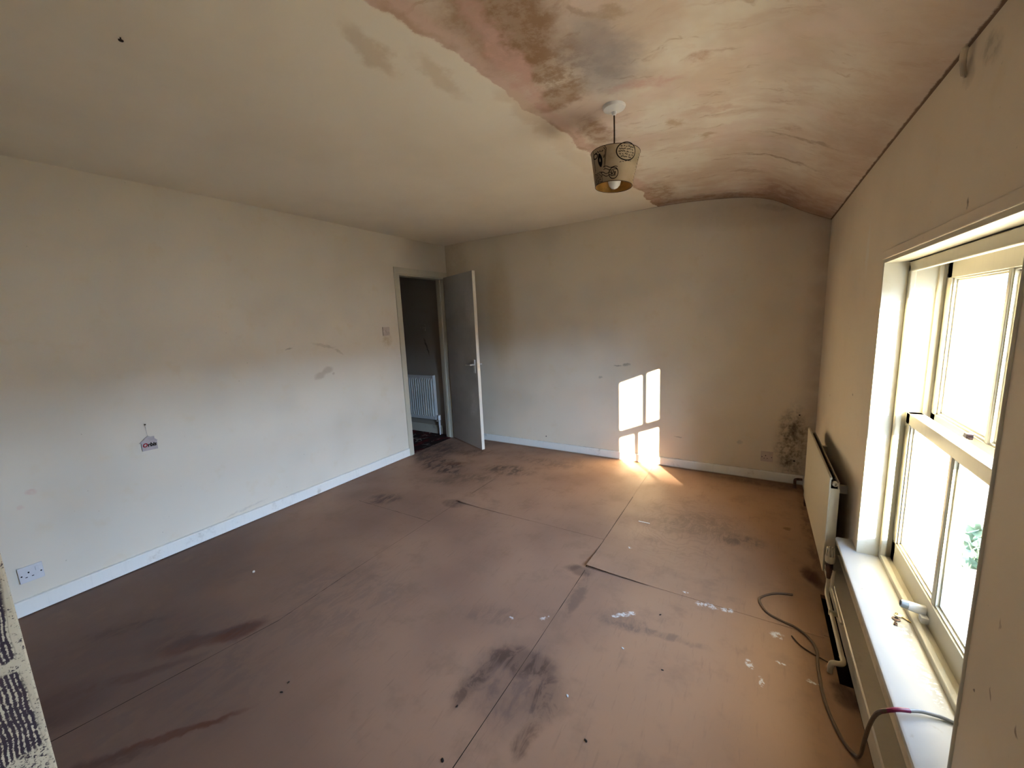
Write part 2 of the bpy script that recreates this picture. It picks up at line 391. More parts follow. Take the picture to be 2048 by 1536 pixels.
def post_mat():
    k = NT('flaking_striped_timber')
    x, y, z = k.xyz(k.warp(6, .03))
    n1 = k.noise(30, 4, .7); b = k.noise(160, 4, .8); n3 = k.noise(9, 3, .6)
    ln = k.math('SINE', k.math('ADD', k.mul(y, 966.0), k.mul(n1, 4.0)))
    f = k.math('ADD', k.math('ADD', k.mul(ln, .13), k.mul(b, 1.1)), k.mul(n1, .35))
    f = k.mr(f, .78, .84)
    _, _, rz = k.xyz(k.warp(25, .05))
    band = k.mul(k.mr(k.math('ABSOLUTE', k.math('SUBTRACT', rz, .825)), .012, .018, 1, 0), k.mr(b, .38, .44))
    band2 = k.mul(k.mr(k.math('ABSOLUTE', k.math('SUBTRACT', rz, .60)), .035, .045, 1, 0), k.mr(b, .42, .48))
    f = k.math('MAXIMUM', k.math('MAXIMUM', f, band), band2)
    f = k.mul(f, k.math('SUBTRACT', 1.0, k.mul(k.mr(rz, .935, .945), k.mr(b, .62, .56))))
    e = k.mr(y, -3.7462, -3.7452)
    f = k.math('MAXIMUM', f, k.mul(e, k.mr(b, .40, .46)))
    dk = k.mix((.030, .020, .028), (.075, .050, .060), k.noise(20, 3))
    lt = k.mix((.50, .42, .29), (.66, .58, .42), k.noise(30, 3))
    e = k.mr(y, -3.756, -3.750)
    f = k.math('MAXIMUM', f, k.mul(e, k.mr(b, .35, .45)))
    return k.done(k.mix(dk, lt, f), .75, .2, bump=f, bs=.5, bd=.003)
m_post = post_mat()
def rug_mat():
    k = NT('hall_carpet_pattern')
    w = k.warp(14, .08, None, 4)
    v = k.n('ShaderNodeTexVoronoi', feature='DISTANCE_TO_EDGE'); k.put(v.inputs['Vector'], w); v.inputs['Scale'].default_value = 9
    col = k.mix((.035, .018, .015), (.10, .012, .012), k.mr(k.noise(5, 4), .45, .6))
    col = k.mix(col, (.34, .30, .26), k.mul(k.mr(v.outputs['Distance'], .0, .05, 1, 0), k.mr(k.noise(8, 3), .5, .6)))
    return k.done(col, .9, .1)
m_rug = rug_mat()

# ------------------------------------------------------------------ mesh kit
def BM(): return bmesh.new()
def box(bm, x0, x1, y0, y1, z0, z1):
    vs = [bm.verts.new(p) for p in [(x0, y0, z0), (x1, y0, z0), (x1, y1, z0), (x0, y1, z0), (x0, y0, z1), (x1, y0, z1), (x1, y1, z1), (x0, y1, z1)]]
    for f in [(3, 2, 1, 0), (4, 5, 6, 7), (0, 1, 5, 4), (1, 2, 6, 5), (2, 3, 7, 6), (3, 0, 4, 7)]: bm.faces.new([vs[i] for i in f])
    return vs
def bevel(bm, w, seg=2):
    bmesh.ops.bevel(bm, geom=list(bm.edges), offset=w, segments=seg, affect='EDGES', profile=.6); return bm
def bbox(*a, w=.002, seg=2): bm = BM(); box(bm, *a); return bevel(bm, w, seg)
def merge(*bms):
    o = BM()
    for b in bms:
        me = bpy.data.meshes.new('t'); b.to_mesh(me); o.from_mesh(me); bpy.data.meshes.remove(me); b.free()
    return o
def smooth_path(pts, sub=6):
    P = [Vector(p) for p in pts]; out = []
    for i in range(len(P)-1):
        p0 = P[max(i-1, 0)]; p1 = P[i]; p2 = P[i+1]; p3 = P[min(i+2, len(P)-1)]
        for j in range(sub):
            t = j/sub
            out.append(.5*((2*p1)+(p2-p0)*t+(2*p0-5*p1+4*p2-p3)*t*t+(3*p1-p0-3*p2+p3)*t**3))
    out.append(P[-1]); return out
def tube(bm, pts, r, n=8, cap=True):
    pts = [Vector(p) for p in pts]; rings = []; prev = None
    for i, p in enumerate(pts):
        d = (pts[min(i+1, len(pts)-1)]-pts[max(i-1, 0)]).normalized()
        if prev is None:
            a = d.orthogonal().normalized()
        else:
            a = (prev-d*prev.dot(d)).normalized()
        prev = a; b = d.cross(a); rr = r[i] if isinstance(r, (list, tuple)) else r
        rings.append([bm.verts.new(p+rr*(a*math.cos(2*math.pi*k/n)+b*math.sin(2*math.pi*k/n))) for k in range(n)])
    for i in range(len(rings)-1):
        for k in range(n):
            bm.faces.new((rings[i][k], rings[i][(k+1) % n], rings[i+1][(k+1) % n], rings[i+1][k]))
    if cap: bm.faces.new(rings[0][::-1]); bm.faces.new(rings[-1])
    return bm
def lathe(bm, prof, origin, axis=Vector((0, 0, 1)), n=32, cap=True):
    axis = Vector(axis).normalized(); a = axis.orthogonal().normalized(); b = axis.cross(a); o = Vector(origin); rings = []
    for r, h in prof:
        rings.append([bm.verts.new(o+axis*h+max(r, 1e-4)*(a*math.cos(2*math.pi*k/n)+b*math.sin(2*math.pi*k/n))) for k in range(n)])
    for i in range(len(rings)-1):
        for k in range(n): bm.faces.new((rings[i][k], rings[i][(k+1) % n], rings[i+1][(k+1) % n], rings[i+1][k]))
    if cap: bm.faces.new(rings[0][::-1]); bm.faces.new(rings[-1])
    return bm
def wloc(o):
    v = Vector((0, 0, 0))
    while o is not None: v = v+Vector(o.location); o = o.parent
    return v
def obj(name, bm, mat, parent=None, origin=None, smooth=False, kind=None):
    """bm is drawn in world coordinates; the object gets its own origin"""
    bmesh.ops.recalc_face_normals(bm, faces=bm.faces)
    pw = wloc(parent) if parent else Vector((0, 0, 0))
    og = Vector(origin) if origin is not None else pw
    bmesh.ops.translate(bm, verts=bm.verts, vec=-og)
    me = bpy.data.meshes.new(name); bm.to_mesh(me); bm.free()
    me.materials.append(mat)
    if smooth:
        for p in me.polygons: p.use_smooth = True
        me.set_sharp_from_angle(angle=math.radians(35))
    o = bpy.data.objects.new(name, me); C.objects.link(o)
    o.parent = parent; o.location = og-pw
    if kind: o['kind'] = kind
    return o
def tag(o, label, cat, group=None):
    o['label'] = label; o['category'] = cat
    if group: o['group'] = group
    return o
def thing(name, loc, label, cat, group=None):
    o = bpy.data.objects.new(name, None); C.objects.link(o); o.location = loc; o.empty_display_size = .05
    return tag(o, label, cat, group)
def struct(name, bm, mat, smooth=False, label=None, cat=None):
    o = obj(name, bm, mat, None, (0, 0, 0), smooth, 'structure')
    if label: tag(o, label, cat)
    return o

# ------------------------------------------------------------------ the shell
WY0, WY1, WZ0, WZ1 = -2.65, -1.60, .30, 1.60       # window opening
DY0, DY1, DZ = -.79, -.075, 1.985                  # door opening
YN1 = YN-.12
# floor with a notch at the pipe
NX = 3.565; NY0, NY1 = -2.07, -1.50
bm = BM()
for a in [(-.02, NX, YN, 0), (NX, 3.606, YN, NY0), (NX, 3.606, NY1, 0)]:
    box(bm, a[0], a[1], a[2], a[3], -.02, 0)
for a in [(2.457, NX+.04, -2.45, -1.835)]: pass
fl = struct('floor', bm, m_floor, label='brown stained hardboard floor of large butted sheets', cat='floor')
bm = BM(); box(bm, -.02, 3.93, YN1, .12, -.20, -.06); struct('floor_underlay', bm, m_void)
# seams between the sheets are narrow grooves filled with dirt
bm = BM()
def seam(x0, y0, x1, y1, w=.0018):
    d = Vector((x1-x0, y1-y0, 0)).normalized(); n_ = Vector((-d.y, d.x, 0))*w/2
    N = 14; pr = None
    for i in range(N+1):
        t = i/N; ww = .5+random.random()
        c = Vector((x0+(x1-x0)*t, y0+(y1-y0)*t, .0004))
        cur = (bm.verts.new(c+n_*ww), bm.verts.new(c-n_*ww))
        if pr: bm.faces.new((pr[0], pr[1], cur[1], cur[0]))
        pr = cur
seam(1.236, -1.505, 1.245, -2.55); seam(1.245, -2.55, 1.262, -2.95, .0022); seam(1.262, -2.95, 1.12, -3.75, .003); seam(1.12, -3.75, 1.08, YN)
seam(1.232, -1.0, 1.235, -1.5, .0012); seam(.46, -1.855, 1.25, -1.845, .0025)
seam(2.457, -1.86, 2.46, -2.45, .0022); seam(2.46, -2.45, 2.452, YN, .0028)
seam(2.455, -.6, 2.453, -1.0, .0012); seam(3.02, -1.829, 3.20, -1.818, .003); seam(3.2, -1.818, 3.565, -1.812, .0022)
seam(2.451, -.80, 2.451, -1.50, .003); seam(2.451, -1.50, 2.451, -1.83, .0045); seam(1.24, -1.5065, 1.9, -1.5065, .0014); seam(2.455, -1.832, 2.8, -1.832, .002); seam(1.236, -.9, 1.236, -1.5, .003)
struct('trim_1', bm, m_void)
# ceiling
prof = [(-.1, ZC), (1.2, ZC), (2.2, ZC), (2.55, 2.353), (2.786, 2.342), (2.98, 2.326), (3.144, 2.303), (3.278, 2.264), (3.376, 2.214), (3.503, 2.137), (3.70, 2.037)]
pp = smooth_path([(x, 0, z) for x, z in prof], 5)
bm = BM(); NYS = 24
rows = []
for j in range(NYS+1):
    y = .06+(YN1-.06)*j/NYS
    rows.append([bm.verts.new((p.x, y, p.z+.004*math.sin(p.x*3+y*2.1))) for p in pp])
for j in range(NYS):
    for i in range(len(pp)-1): bm.faces.new((rows[j][i], rows[j][i+1], rows[j+1][i+1], rows[j+1][i]))
ext = bmesh.ops.extrude_face_region(bm, geom=list(bm.faces))
bmesh.ops.translate(bm, verts=[v for v in ext['geom'] if isinstance(v, bmesh.types.BMVert)], vec=(0, 0, .12))
struct('ceiling', bm, m_ceil, True, 'sloping-edged ceiling, old paint left, stained patchy plaster right', 'ceiling')
# left wall (door opening), back wall, window wall, wall behind the camera
bm = BM()
box(bm, -.10, 0, YN1, DY0, -.06, 2.42); box(bm, -.10, 0, DY0, DY1, DZ, 2.42); box(bm, -.10, 0, DY1, 0, -.06, 2.42)
struct('wall_left', bm, m_left, label='cream left wall, bluish in the window light', cat='wall')
bm = BM(); box(bm, -.10, 3.95, 0, .12, -.06, 2.45); struct('wall_back', bm, m_back, label='cream back wall with mould by the radiator corner', cat='wall')
bm = BM(); WX = 3.93
box(bm, W, WX, YN1, WY0, -.06, 2.45); box(bm, W, WX, WY1, 0, -.06, 2.45)
box(bm, W, WX, WY0, WY1, -.06, WZ0); box(bm, W, WX, WY0, WY1, WZ1, 2.45)
struct('wall_right', bm, m_right, label='cream window wall with cracked ceiling joint', cat='wall')
bm = BM(); box(bm, -.10, 3.95, YN1, YN, -.06, 2.45); struct('wall_near', bm, m_plain, label='plain cream wall behind the camera', cat='wall')
# roof slab so no sky light leaks in over the ceiling
bm = BM(); box(bm, -1.5, 4.2, YN1-.1, .3, 2.5, 2.58); struct('roof', bm, m_void)
# hall
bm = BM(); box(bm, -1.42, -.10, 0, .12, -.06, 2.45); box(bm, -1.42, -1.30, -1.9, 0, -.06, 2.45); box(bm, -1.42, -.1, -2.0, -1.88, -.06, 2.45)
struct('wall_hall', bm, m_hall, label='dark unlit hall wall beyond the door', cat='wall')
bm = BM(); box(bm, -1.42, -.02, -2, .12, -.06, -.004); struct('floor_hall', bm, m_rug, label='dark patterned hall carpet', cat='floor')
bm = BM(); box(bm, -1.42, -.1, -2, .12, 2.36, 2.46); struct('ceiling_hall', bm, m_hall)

# skirtings: profile with an eased top
def skirting(name, axis, a0, a1, face, depth, top, mat, label, bottom=.006, nrm=1):
    bm = BM(); t = .006
    prof = [(0, bottom), (depth, bottom), (depth, top-t), (depth-t*.7, top-.001), (0, top)]
    ends = []
    for a in (a0, a1):
        r = []
        for d, z in prof:
            v = face+nrm*d
            r.append(bm.verts.new((v, a, z) if axis == 'y' else (a, v, z)))
        ends.append(r)
    n = len(prof)
    for i in range(n): bm.faces.new((ends[0][i], ends[0][(i+1) % n], ends[1][(i+1) % n], ends[1][i]))
    bm.faces.new(ends[0]); bm.faces.new(ends[1][::-1])
    return struct(name, bm, mat, label=label, cat='skirting board')
skirting('baseboard_left', 'y', YN, -.842, 0, .016, .088, m_skirt, 'white skirting board along the left wall')
skirting('baseboard_back', 'x', .03, 3.606, 0, .016, .082, m_skirt, 'white skirting board along the back wall', .012, -1)
skirting('baseboard_right', 'y', YN, 0, W, .058, .088, m_skirt_r, 'dirty cream skirting board under the window', .004, -1)
skirting('baseboard_hall', 'x', -1.3, -.24, 0, .016, .11, m_skirt_r, 'grey skirting board under the hall radiator', .0, -1)
skirting('baseboard_near', 'x', 0, 3.606, YN, .016, .088, m_skirt, 'skirting board behind the camera')

# ------------------------------------------------------------------ door
bm = merge(bbox(0, .014, -.838, DY0+.012, 0, DZ-.012, w=.003), bbox(0, .014, -.838, -.008, DZ-.012, 2.04, w=.003), bbox(0, .014, -.062, -.008, 0, DZ-.012, w=.003),
           bbox(-.114, .004, DY0-.004, DY0+.024, 0, DZ, w=.002), bbox(-.114, .004, DY1-.004, DY1+.02, 0, DZ, w=.002), bbox(-.114, .004, DY0, DY1, DZ-.026, DZ, w=.002),
           bbox(-.075, -.045, DY0+.02, DY0+.034, 0, DZ-.02, w=.002), bbox(-.075, -.045, DY1-.016, DY1, 0, DZ-.02, w=.002))
door = obj('door_1', bm, m_gloss, None, (0, -.43, 0), kind='structure')
tag(door, 'open flush door and painted frame in the left wall', 'door')
hx, hy = .030, -.078; dx, dy = .921, -.390; nx_, ny_ = -.390, -.921   # n points at the camera side
def dpt(a, b, z): return Vector((hx+dx*a+nx_*b, hy+dy*a+ny_*b, z))
def dbox(a0, a1, b0, b1, z0, z1, w=.0015):
    bm = bbox(a0, a1, b0, b1, z0, z1, w=w)
    for v in bm.verts: v.co = dpt(v.co.x, v.co.y, v.co.z)
    return bm
def leaf_mat():
    k = NT('door_leaf_paint')
    col = k.mix((.37, .35, .325), (.44, .425, .40), k.mr(k.noise(3, 5), .3, .65))
    w = k.warp(10, .12)
    for c, r, s_ in [((.58, -.31, 1.62), (.1, .1, .20), .45), ((.55, -.30, .52), (.07, .07, .13), .6), ((.5, -.3, .44), (.05, .05, .06), .5)]:
        col = k.mix(col, (.58, .55, .52), k.mul(k.mul(k.blob(w, c, r), k.mr(k.noise(30, 5), .4, .6, .4, 1)), s_))
    return k.done(col, .5, .35, bump=k.noise(20, 4), bs=.1, bd=.002)
leaf = obj('door_leaf', dbox(0, .682, -.0175, .0175, .012, 1.975), leaf_mat(), door); leaf['label'] = 'grey-painted flush leaf standing open into the room'
obj('leaf_edge', dbox(.6815, .6835, -.0175, .0175, .012, 1.975, .0005), m_doore, leaf)
obj('latch_plate', dbox(.683, .6845, -.010, .010, .93, .99, .0004), m_chrome, leaf)
for z in (.22, 1.75):
    bm = BM(); tube(bm, [dpt(-.008, -.020, z-.045), dpt(-.008, -.020, z+.045)], .006, 10); obj('hinge', bm, m_chrome, leaf)
for s_ in (1, -1):
    b0 = .0175*s_
    bm = dbox(.605, .645, min(b0, b0+.007*s_), max(b0, b0+.007*s_), .88, 1.03, .003)
    hz = .975
    tube(bm, [dpt(.625, b0, hz), dpt(.625, b0+.05*s_, hz)], .009, 12)
    tube(bm, smooth_path([dpt(.630, b0+.05*s_, hz), dpt(.60, b0+.053*s_, hz), dpt(.555, b0+.05*s_, hz-.002), dpt(.515, b0+.046*s_, hz-.006)], 4), .0085, 10)
    obj('lever_handle', bm, m_chrome, leaf, smooth=True)

# ------------------------------------------------------------------ window
SX, UX = 3.775, 3.845      # inner faces of the lower and upper sash
TY0, TY1 = -2.545, -1.615  # track
YC = (TY0+TY1)/2
bm = merge(
    bbox(W-.001, 3.738, -1.615, -1.597, .323, WZ1, w=.001), bbox(W+.012, 3.738, -2.655, -2.638, .323, WZ1, w=.002), bbox(3.715, 3.74, -2.645, -2.56, .323, WZ1, w=.002),
    bbox(W-.001, 3.742, -2.64, -1.60, 1.588, 1.612, w=.002),                                     # head lining
    bbox(3.738, 3.757, -1.640, -1.60, .323, 1.575, w=.005, seg=3), bbox(3.738, 3.757, -2.563, -2.523, .323, 1.575, w=.005, seg=3),
    bbox(3.738, 3.757, -2.56, -1.60, 1.545, 1.585, w=.005, seg=3),                              # staff bead
    bbox(3.757, 3.985, TY1, -1.58, .30, 1.60, w=.001), bbox(3.757, 3.985, -2.585, TY0, .30, 1.60, w=.001), bbox(3.757, 3.985, -2.58, -1.60, 1.578, 1.62, w=.001),
    bbox(3.822, 3.834, TY1-.014, TY1+.002, .33, 1.575, w=.002), bbox(3.822, 3.834, TY0-.002, TY0+.014, .33, 1.575, w=.002),   # parting bead
    bbox(3.738, 3.757, -2.53, -1.63, .318, .345, w=.004, seg=3), bbox(3.752, 3.782, -2.54, -1.618, .312, .334, w=.004, seg=3),
    bbox(3.78, 4.06, -2.60, -1.56, .24, .325, w=.004))
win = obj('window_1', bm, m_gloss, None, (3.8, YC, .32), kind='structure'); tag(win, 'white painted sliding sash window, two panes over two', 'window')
def sash(name, x, z0, z1, rb, rt, bary, bw=.022):
    T = .044; st = .052
    fr = merge(bbox(x, x+T, TY1-st, TY1-.002, z0, z1, w=.002), bbox(x, x+T, TY0+.002, TY0+st, z0, z1, w=.002),
               bbox(x, x+T, TY0+.01, TY1-.01, z0, z0+rb, w=.002), bbox(x, x+T, TY0+.01, TY1-.01, z1-rt, z1, w=.002))
    # ovolo steps round each light
    for (a, b) in ((TY0+st, bary-bw/2), (bary+bw/2, TY1-st)):
        for k in range(2):
            o_ = .006*(k+1); xx = x+.006+.009*k
            za, zb = z0+rb, z1-rt
            fr = merge(fr, bbox(xx, x+T-.012, a-.001, a+o_, za, zb, w=.001), bbox(xx, x+T-.012, b-o_, b+.001, za, zb, w=.001),
                       bbox(xx, x+T-.012, a, b, za-.001, za+o_, w=.001), bbox(xx, x+T-.012, a, b, zb-o_, zb+.001, w=.001))
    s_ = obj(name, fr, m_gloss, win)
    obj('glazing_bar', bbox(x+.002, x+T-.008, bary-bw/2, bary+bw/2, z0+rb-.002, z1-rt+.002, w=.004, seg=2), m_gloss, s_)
    for (a, b) in ((TY0+st, bary-bw/2), (bary+bw/2, TY1-st)):
        bm = BM(); box(bm, x+.028, x+.032, a, b, z0+rb, z1-rt); g = obj('pane', bm, m_glass, s_)
    return s_
lo = sash('lower_sash', SX, .330, .985, .092, .045, -2.075)
hi = sash('upper_sash', UX, .945, 1.585, .045, .075, -2.07)
# brick reveal and sill outside
def brick_mat():
    k = NT('outer_render'); return k.done(k.mix((.55, .50, .42), (.66, .62, .54), k.noise(5, 4)), .8, .1)
m_ext = brick_mat()
# inner sill board with a rounded nose
bm = BM()
nose = [(3.760, .300), (3.612, .300), (3.606, .304), (3.604, .3115), (3.606, .319), (3.612, .323), (3.760, .323)]
L0, L1 = [], []
for x, z in nose: L0.append(bm.verts.new((x, -2.74, z))); L1.append(bm.verts.new((x, -1.50, z)))
n = len(nose)
for i in range(n): bm.faces.new((L0[i], L0[(i+1) % n], L1[(i+1) % n], L1[i]))
bm.faces.new(L0[::-1]); bm.faces.new(L1)
def sillm():
    k = NT('window_sill_paint')
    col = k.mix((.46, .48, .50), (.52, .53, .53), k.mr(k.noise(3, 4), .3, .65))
    x, y, z = k.xyz()
    col = k.mix(col, (.52, .47, .35), k.mul(k.mr(x, 3.69, 3.74), .6))
    col = k.mix(col, (.35, .33, .3), k.mul(k.mr(k.noise(30, 4), .66, .76), .5))
    w = k.warp(50, .03)
    for c, r in [((3.70, -2.13, .323), (.022, .05, .1)), ((3.70, -2.26, .323), (.014, .11, .1)), ((3.715, -2.36, .323), (.014, .07, .1))]:
        col = k.mix(col, (.93, .93, .90), k.mul(k.mul(k.blob(w, c, r), k.mr(k.noise(70, 4), .50, .56)), .9))
    return k.done(col, .33, .5, bump=k.noise(50, 3), bs=.1, bd=.002)
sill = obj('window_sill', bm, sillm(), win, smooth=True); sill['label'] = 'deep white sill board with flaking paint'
# lintel board and corner bead
bm = bbox(W-.007, W+.01, -2.95, -1.598, 1.602, 1.634, w=.003)
struct('trim_2', bm, m_right)
bm = BM(); tube(bm, [(W+.001, WY0+.002, .323), (W+.001, WY0+.002, 1.6)], .0055, 14)
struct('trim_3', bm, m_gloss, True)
# key-operated stop on the bottom rail
bm = BM(); ax = Vector((-1, .06, .10)).normalized(); o0 = Vector((3.772, -2.045, .372))
lathe(bm, [(.017, -.002), (.0175, .004), (.0165, .012), (.0155, .042)], o0, ax, 24)
bm = merge(bm, bbox(3.756, 3.776, -2.082, -2.052, .344, .366, w=.003))
lk = obj('sash_lock', bm, m_plastic, win, smooth=True); lk['label'] = 'white cylindrical screw lock on the bottom rail'
bm = BM(); lathe(bm, [(.0145, .042), (.0135, .060), (.010, .062), (.0095, .056)], o0, ax, 24); obj('lock_tip', bm, simple('steel_blue', (.25, .29, .34), .3, .5, .8), lk, smooth=True)
bm = BM(); lathe(bm, [(.0095, .0565), (.0001, .0575)], o0, ax, 16); obj('keyhole', bm, m_black, lk)
# catch at the foot of the upper sash
obj('sash_catch', merge(bbox(3.826, 3.842, -2.01, -1.985, .984, 1.0, w=.003), bbox(3.828, 3.838, -2.02, -1.975, .984, .99, w=.002)), m_copper, win)

# ------------------------------------------------------------------ keys on the sill
def key_obj(nm, loc, rot, mat, label):
    t = thing(nm, loc, label, 'key', 'keys on the sill')
    bm = BM(); lathe(bm, [(.0115, 0), (.012, .001), (.0115, .002)], (0, 0, .0005), n=20)
    tube(bm, [(-.010, 0, .0015), (-.040, 0, .0015)], .0026, 8)
    box(bm, -.039, -.030, -.0075, 0, .0005, .0025); box(bm, -.027, -.022, -.006, 0, .0005, .0025)
    bmesh.ops.translate(bm, verts=bm.verts, vec=Vector(loc)); o = obj('key_body', bm, mat, t)
    bm = BM(); tube(bm, [Vector(loc)+Vector((.006+.004*math.cos(a), .004*math.sin(a), .0030)) for a in [i*math.pi/5 for i in range(11)]], .0009, 5, cap=False)
    obj('key_ring_hole', bm, m_black, t)
    t.rotation_euler = (0, 0, rot); return t
key_obj('window_key', (3.712, -2.035, .3232), 2.35, m_brass, 'brassy key lying nearest the window lock on the white sill')
key_obj('window_key', (3.700, -2.062, .3232), 1.25, m_copper, 'dark tarnished key with notched bit lying on the white sill')

# ------------------------------------------------------------------ radiators
def rot_tube(pts, r, n=12): bm = BM(); return tube(bm, smooth_path(pts, 5), r, n)
ry0, ry1 = -1.455, -.465
t = thing('radiator', (3.60, (ry0+ry1)/2, .18), 'cream flat-fronted panel radiator low on the window wall', 'radiator')
FX, BX, RZ0, RZ1 = 3.571, 3.612, .105, .600
obj('front_panel', bbox(FX, FX+.007, ry0, ry1, RZ0, RZ1, w=.0025), m_radp, t)
for z0_, z1_ in ((RZ1-.008, RZ1+.003), (RZ0-.003, RZ0+.008)): obj('rolled_edge', bbox(FX, FX+.011, ry0+.001, ry1-.001, z0_, z1_, w=.003), m_radp, t)
m_fin = simple('convector_fins', (.10, .075, .05), .6, .3, .2)
bm = BM(); nf = 36
for i in range(nf):
    y = ry0+.03+(ry1-ry0-.06)*i/(nf-1); box(bm, FX+.008, BX-.006, y-.001, y+.001, RZ0+.02, RZ1-.03)
box(bm, FX+.02, FX+.022, ry0+.028, ry1-.028, RZ0+.02, RZ1-.035)
obj('convector', bm, m_fin, t)
obj('back_panel', bbox(BX-.006, BX, ry0+.01, ry1-.01, RZ0+.01, RZ1-.02, w=.002), m_radp, t)
for y in (ry0+.002, ry1-.004): obj('side_panel', bbox(FX+.006, BX+.001, y, y+.002, RZ0+.01, RZ1-.052, w=.0008), m_radp, t)
for (y, z) in ((ry0+.012, RZ1-.034), (ry1-.012, RZ1-.034)):
    bm = BM(); lathe(bm, [(.013, -.012), (.013, 0), (.010, .003), (.005, .003), (.005, -.003)], ((FX+BX)/2+.004, y, z), (0, -1 if y < -1 else 1, 0), 18); obj('air_vent', bm, m_radp, t, smooth=True)
for y in (ry0+.14, ry1-.14):
    for z_ in (.16, .50): obj('bracket', bbox(BX-.001, W, y-.012, y+.012, z_-.02, z_+.02, w=.001), m_radp, t)
# thermostatic valve at the near end
vx, vy = 3.586, -1.535
bm = BM(); lathe(bm, [(.008, .118), (.010, .135), (.011, .150), (.0130, .153), (.0130, .196), (.011, .200)], (vx, vy, 0), n=20)
tube(bm, [(vx, ry0+.01, .140), (vx, vy-.002, .140)], .008, 14)
for i in range(18):
    a = i*math.pi/9; tube(bm, [(vx+.013*math.cos(a), vy+.013*math.sin(a), .156), (vx+.013*math.cos(a), vy+.013*math.sin(a), .193)], .0013, 5)
v = obj('valve_body', bm, m_copper, t, smooth=True)
bm = BM(); lathe(bm, [(.0130, .199), (.0185, .206), (.0195, .228), (.0185, .238)], (vx, vy, 0), n=24)
for i in range(8):
    a = i*math.pi/4+.2; c = Vector((vx+.0148*math.cos(a), vy+.0148*math.sin(a), 0))
    tube(bm, [c+Vector((0, 0, .234)), c+Vector((0, 0, .276))], [.0045, .0030], 6)
obj('valve_head', bm, m_radp, v, smooth=True)
bm = BM(); lathe(bm, [(.008, -.016), (.010, .02), (.010, .09), (.012, .095), (.012, .12), (.009, .125)], (3.588, ry1+.04, .02), n=16); tube(bm, [(3.588, ry1+.045, .13), (3.588, ry1-.01, .14)], .008, 10)
obj('lockshield_valve', bm, m_copper, t, smooth=True)
# pipe from the valve down to the floor and along the skirting to an elbow
bm = BM(); pr_ = .0085
tube(bm, smooth_path([(vx, vy, .117), (vx, vy-.004, .095), (vx-.003, vy-.012, .072), (vx-.006, vy-.035, .058), (3.579, vy-.08, .056), (3.579, -1.85, .056), (3.579, -1.995, .056)], 6), pr_, 12)
tube(bm, smooth_path([(3.579, -1.99, .056), (3.579, -2.018, .055), (3.568, -2.028, .052), (3.548, -2.029, .048), (3.541, -2.029, .036), (3.540, -2.029, .004)], 5), .0098, 12)
tg = tag(obj('heating_pipe', bm, m_radp, None, (3.577, -1.9, .04), smooth=True), 'cream painted pipe from radiator valve ending in an elbow at the floor', 'pipe')
for y in (-1.72, ): obj('pipe_clip', bbox(3.568, 3.606, y-.006, y+.006, .047, .069, w=.003), m_radp, tg)
# second pipe close to the wall
bm = BM(); tube(bm, smooth_path([(3.600, vy-.03, .18), (3.598, vy-.04, .12), (3.597, vy-.05, .10), (3.597, vy-.06, .095)], 5), .006, 10)
tube(bm, [(3.597, vy-.06, .097), (3.5975, vy-.30, .095)], .006, 10)
tag(obj('heating_pipe', bm, m_radp, None, (3.597, vy, .09), smooth=True), 'thin cream pipe hugging the top of the skirting by the valve', 'pipe')
# grey box at the far corner, where the pipe passes the skirting
bm = BM(); tube(bm, smooth_path([(3.600, -.02, .055), (3.56, -.03, .055), (3.55, -.06, .05), (3.55, -.09, .02), (3.55, -.10, .002)], 5), .010, 10)
tag(obj('heating_pipe', bm, m_copper, None, (3.56, -.05, .03), smooth=True), 'dark pipe stub in the corner beyond the radiator', 'pipe')

# boxed pipe riser strip in the far corner behind the radiator
bm = bbox(W-.026, W, -.36, 0, .53, 1.9, w=.006)
bm.free()

# hall radiator with pressed columns
t = thing('hall_radiator', (-.60, -.05, .20), 'ribbed white radiator on the dark hall wall through the doorway', 'radiator')
rx0, rx1 = -1.02, -.292
bm = BM(); N = 18; step = (rx1-rx0-.03)/N
cols = []
for i in range(N*6+1):
    u = i/6; x = rx0+.015+u*step; ph = u-math.floor(u)
    yy = -.078 if .28 < ph < .72 else -.034
    cols.append((x, yy))
zs = [.235, .262, .72, .747]
g = []
for j, z in enumerate(zs):
    g.append([bm.verts.new((x, y if j in (1, 2) else -.066, z)) for x, y in cols])
for j in range(3):
    for i in range(len(cols)-1): bm.faces.new((g[j][i], g[j][i+1], g[j+1][i+1], g[j+1][i]))
box(bm, rx0, rx1, -.0655, -.050, .20, .235); box(bm, rx0, rx1, -.0655, -.050, .747, .782)
box(bm, rx0, rx0+.015, -.0655, -.050, .235, .747); box(bm, rx1-.015, rx1, -.0655, -.050, .235, .747)
obj('ribbed_panel', bm, m_radh, t)
obj('side_panel', bbox(rx1-.002, rx1+.001, -.070, -.02, .20, .785, w=.001), m_radh, t)
obj('bracket', bbox(-.8, -.77, -.05, 0, .3, .7, w=.002), m_radh, t)
bm = BM(); lathe(bm, [(.012, .10), (.012, .19), (.020, .20), (.021, .255), (.018, .262)], (-.252, -.045, 0), n=20); obj('valve', bm, m_plastic, t, smooth=True)
bm = BM(); tube(bm, [(-.252, -.045, .0), (-.252, -.045, .12)], .008, 10); tube(bm, [(-.30, -.045, .18), (-.252, -.045, .18)], .007, 8); obj('valve_pipe', bm, m_plastic, t, smooth=True)

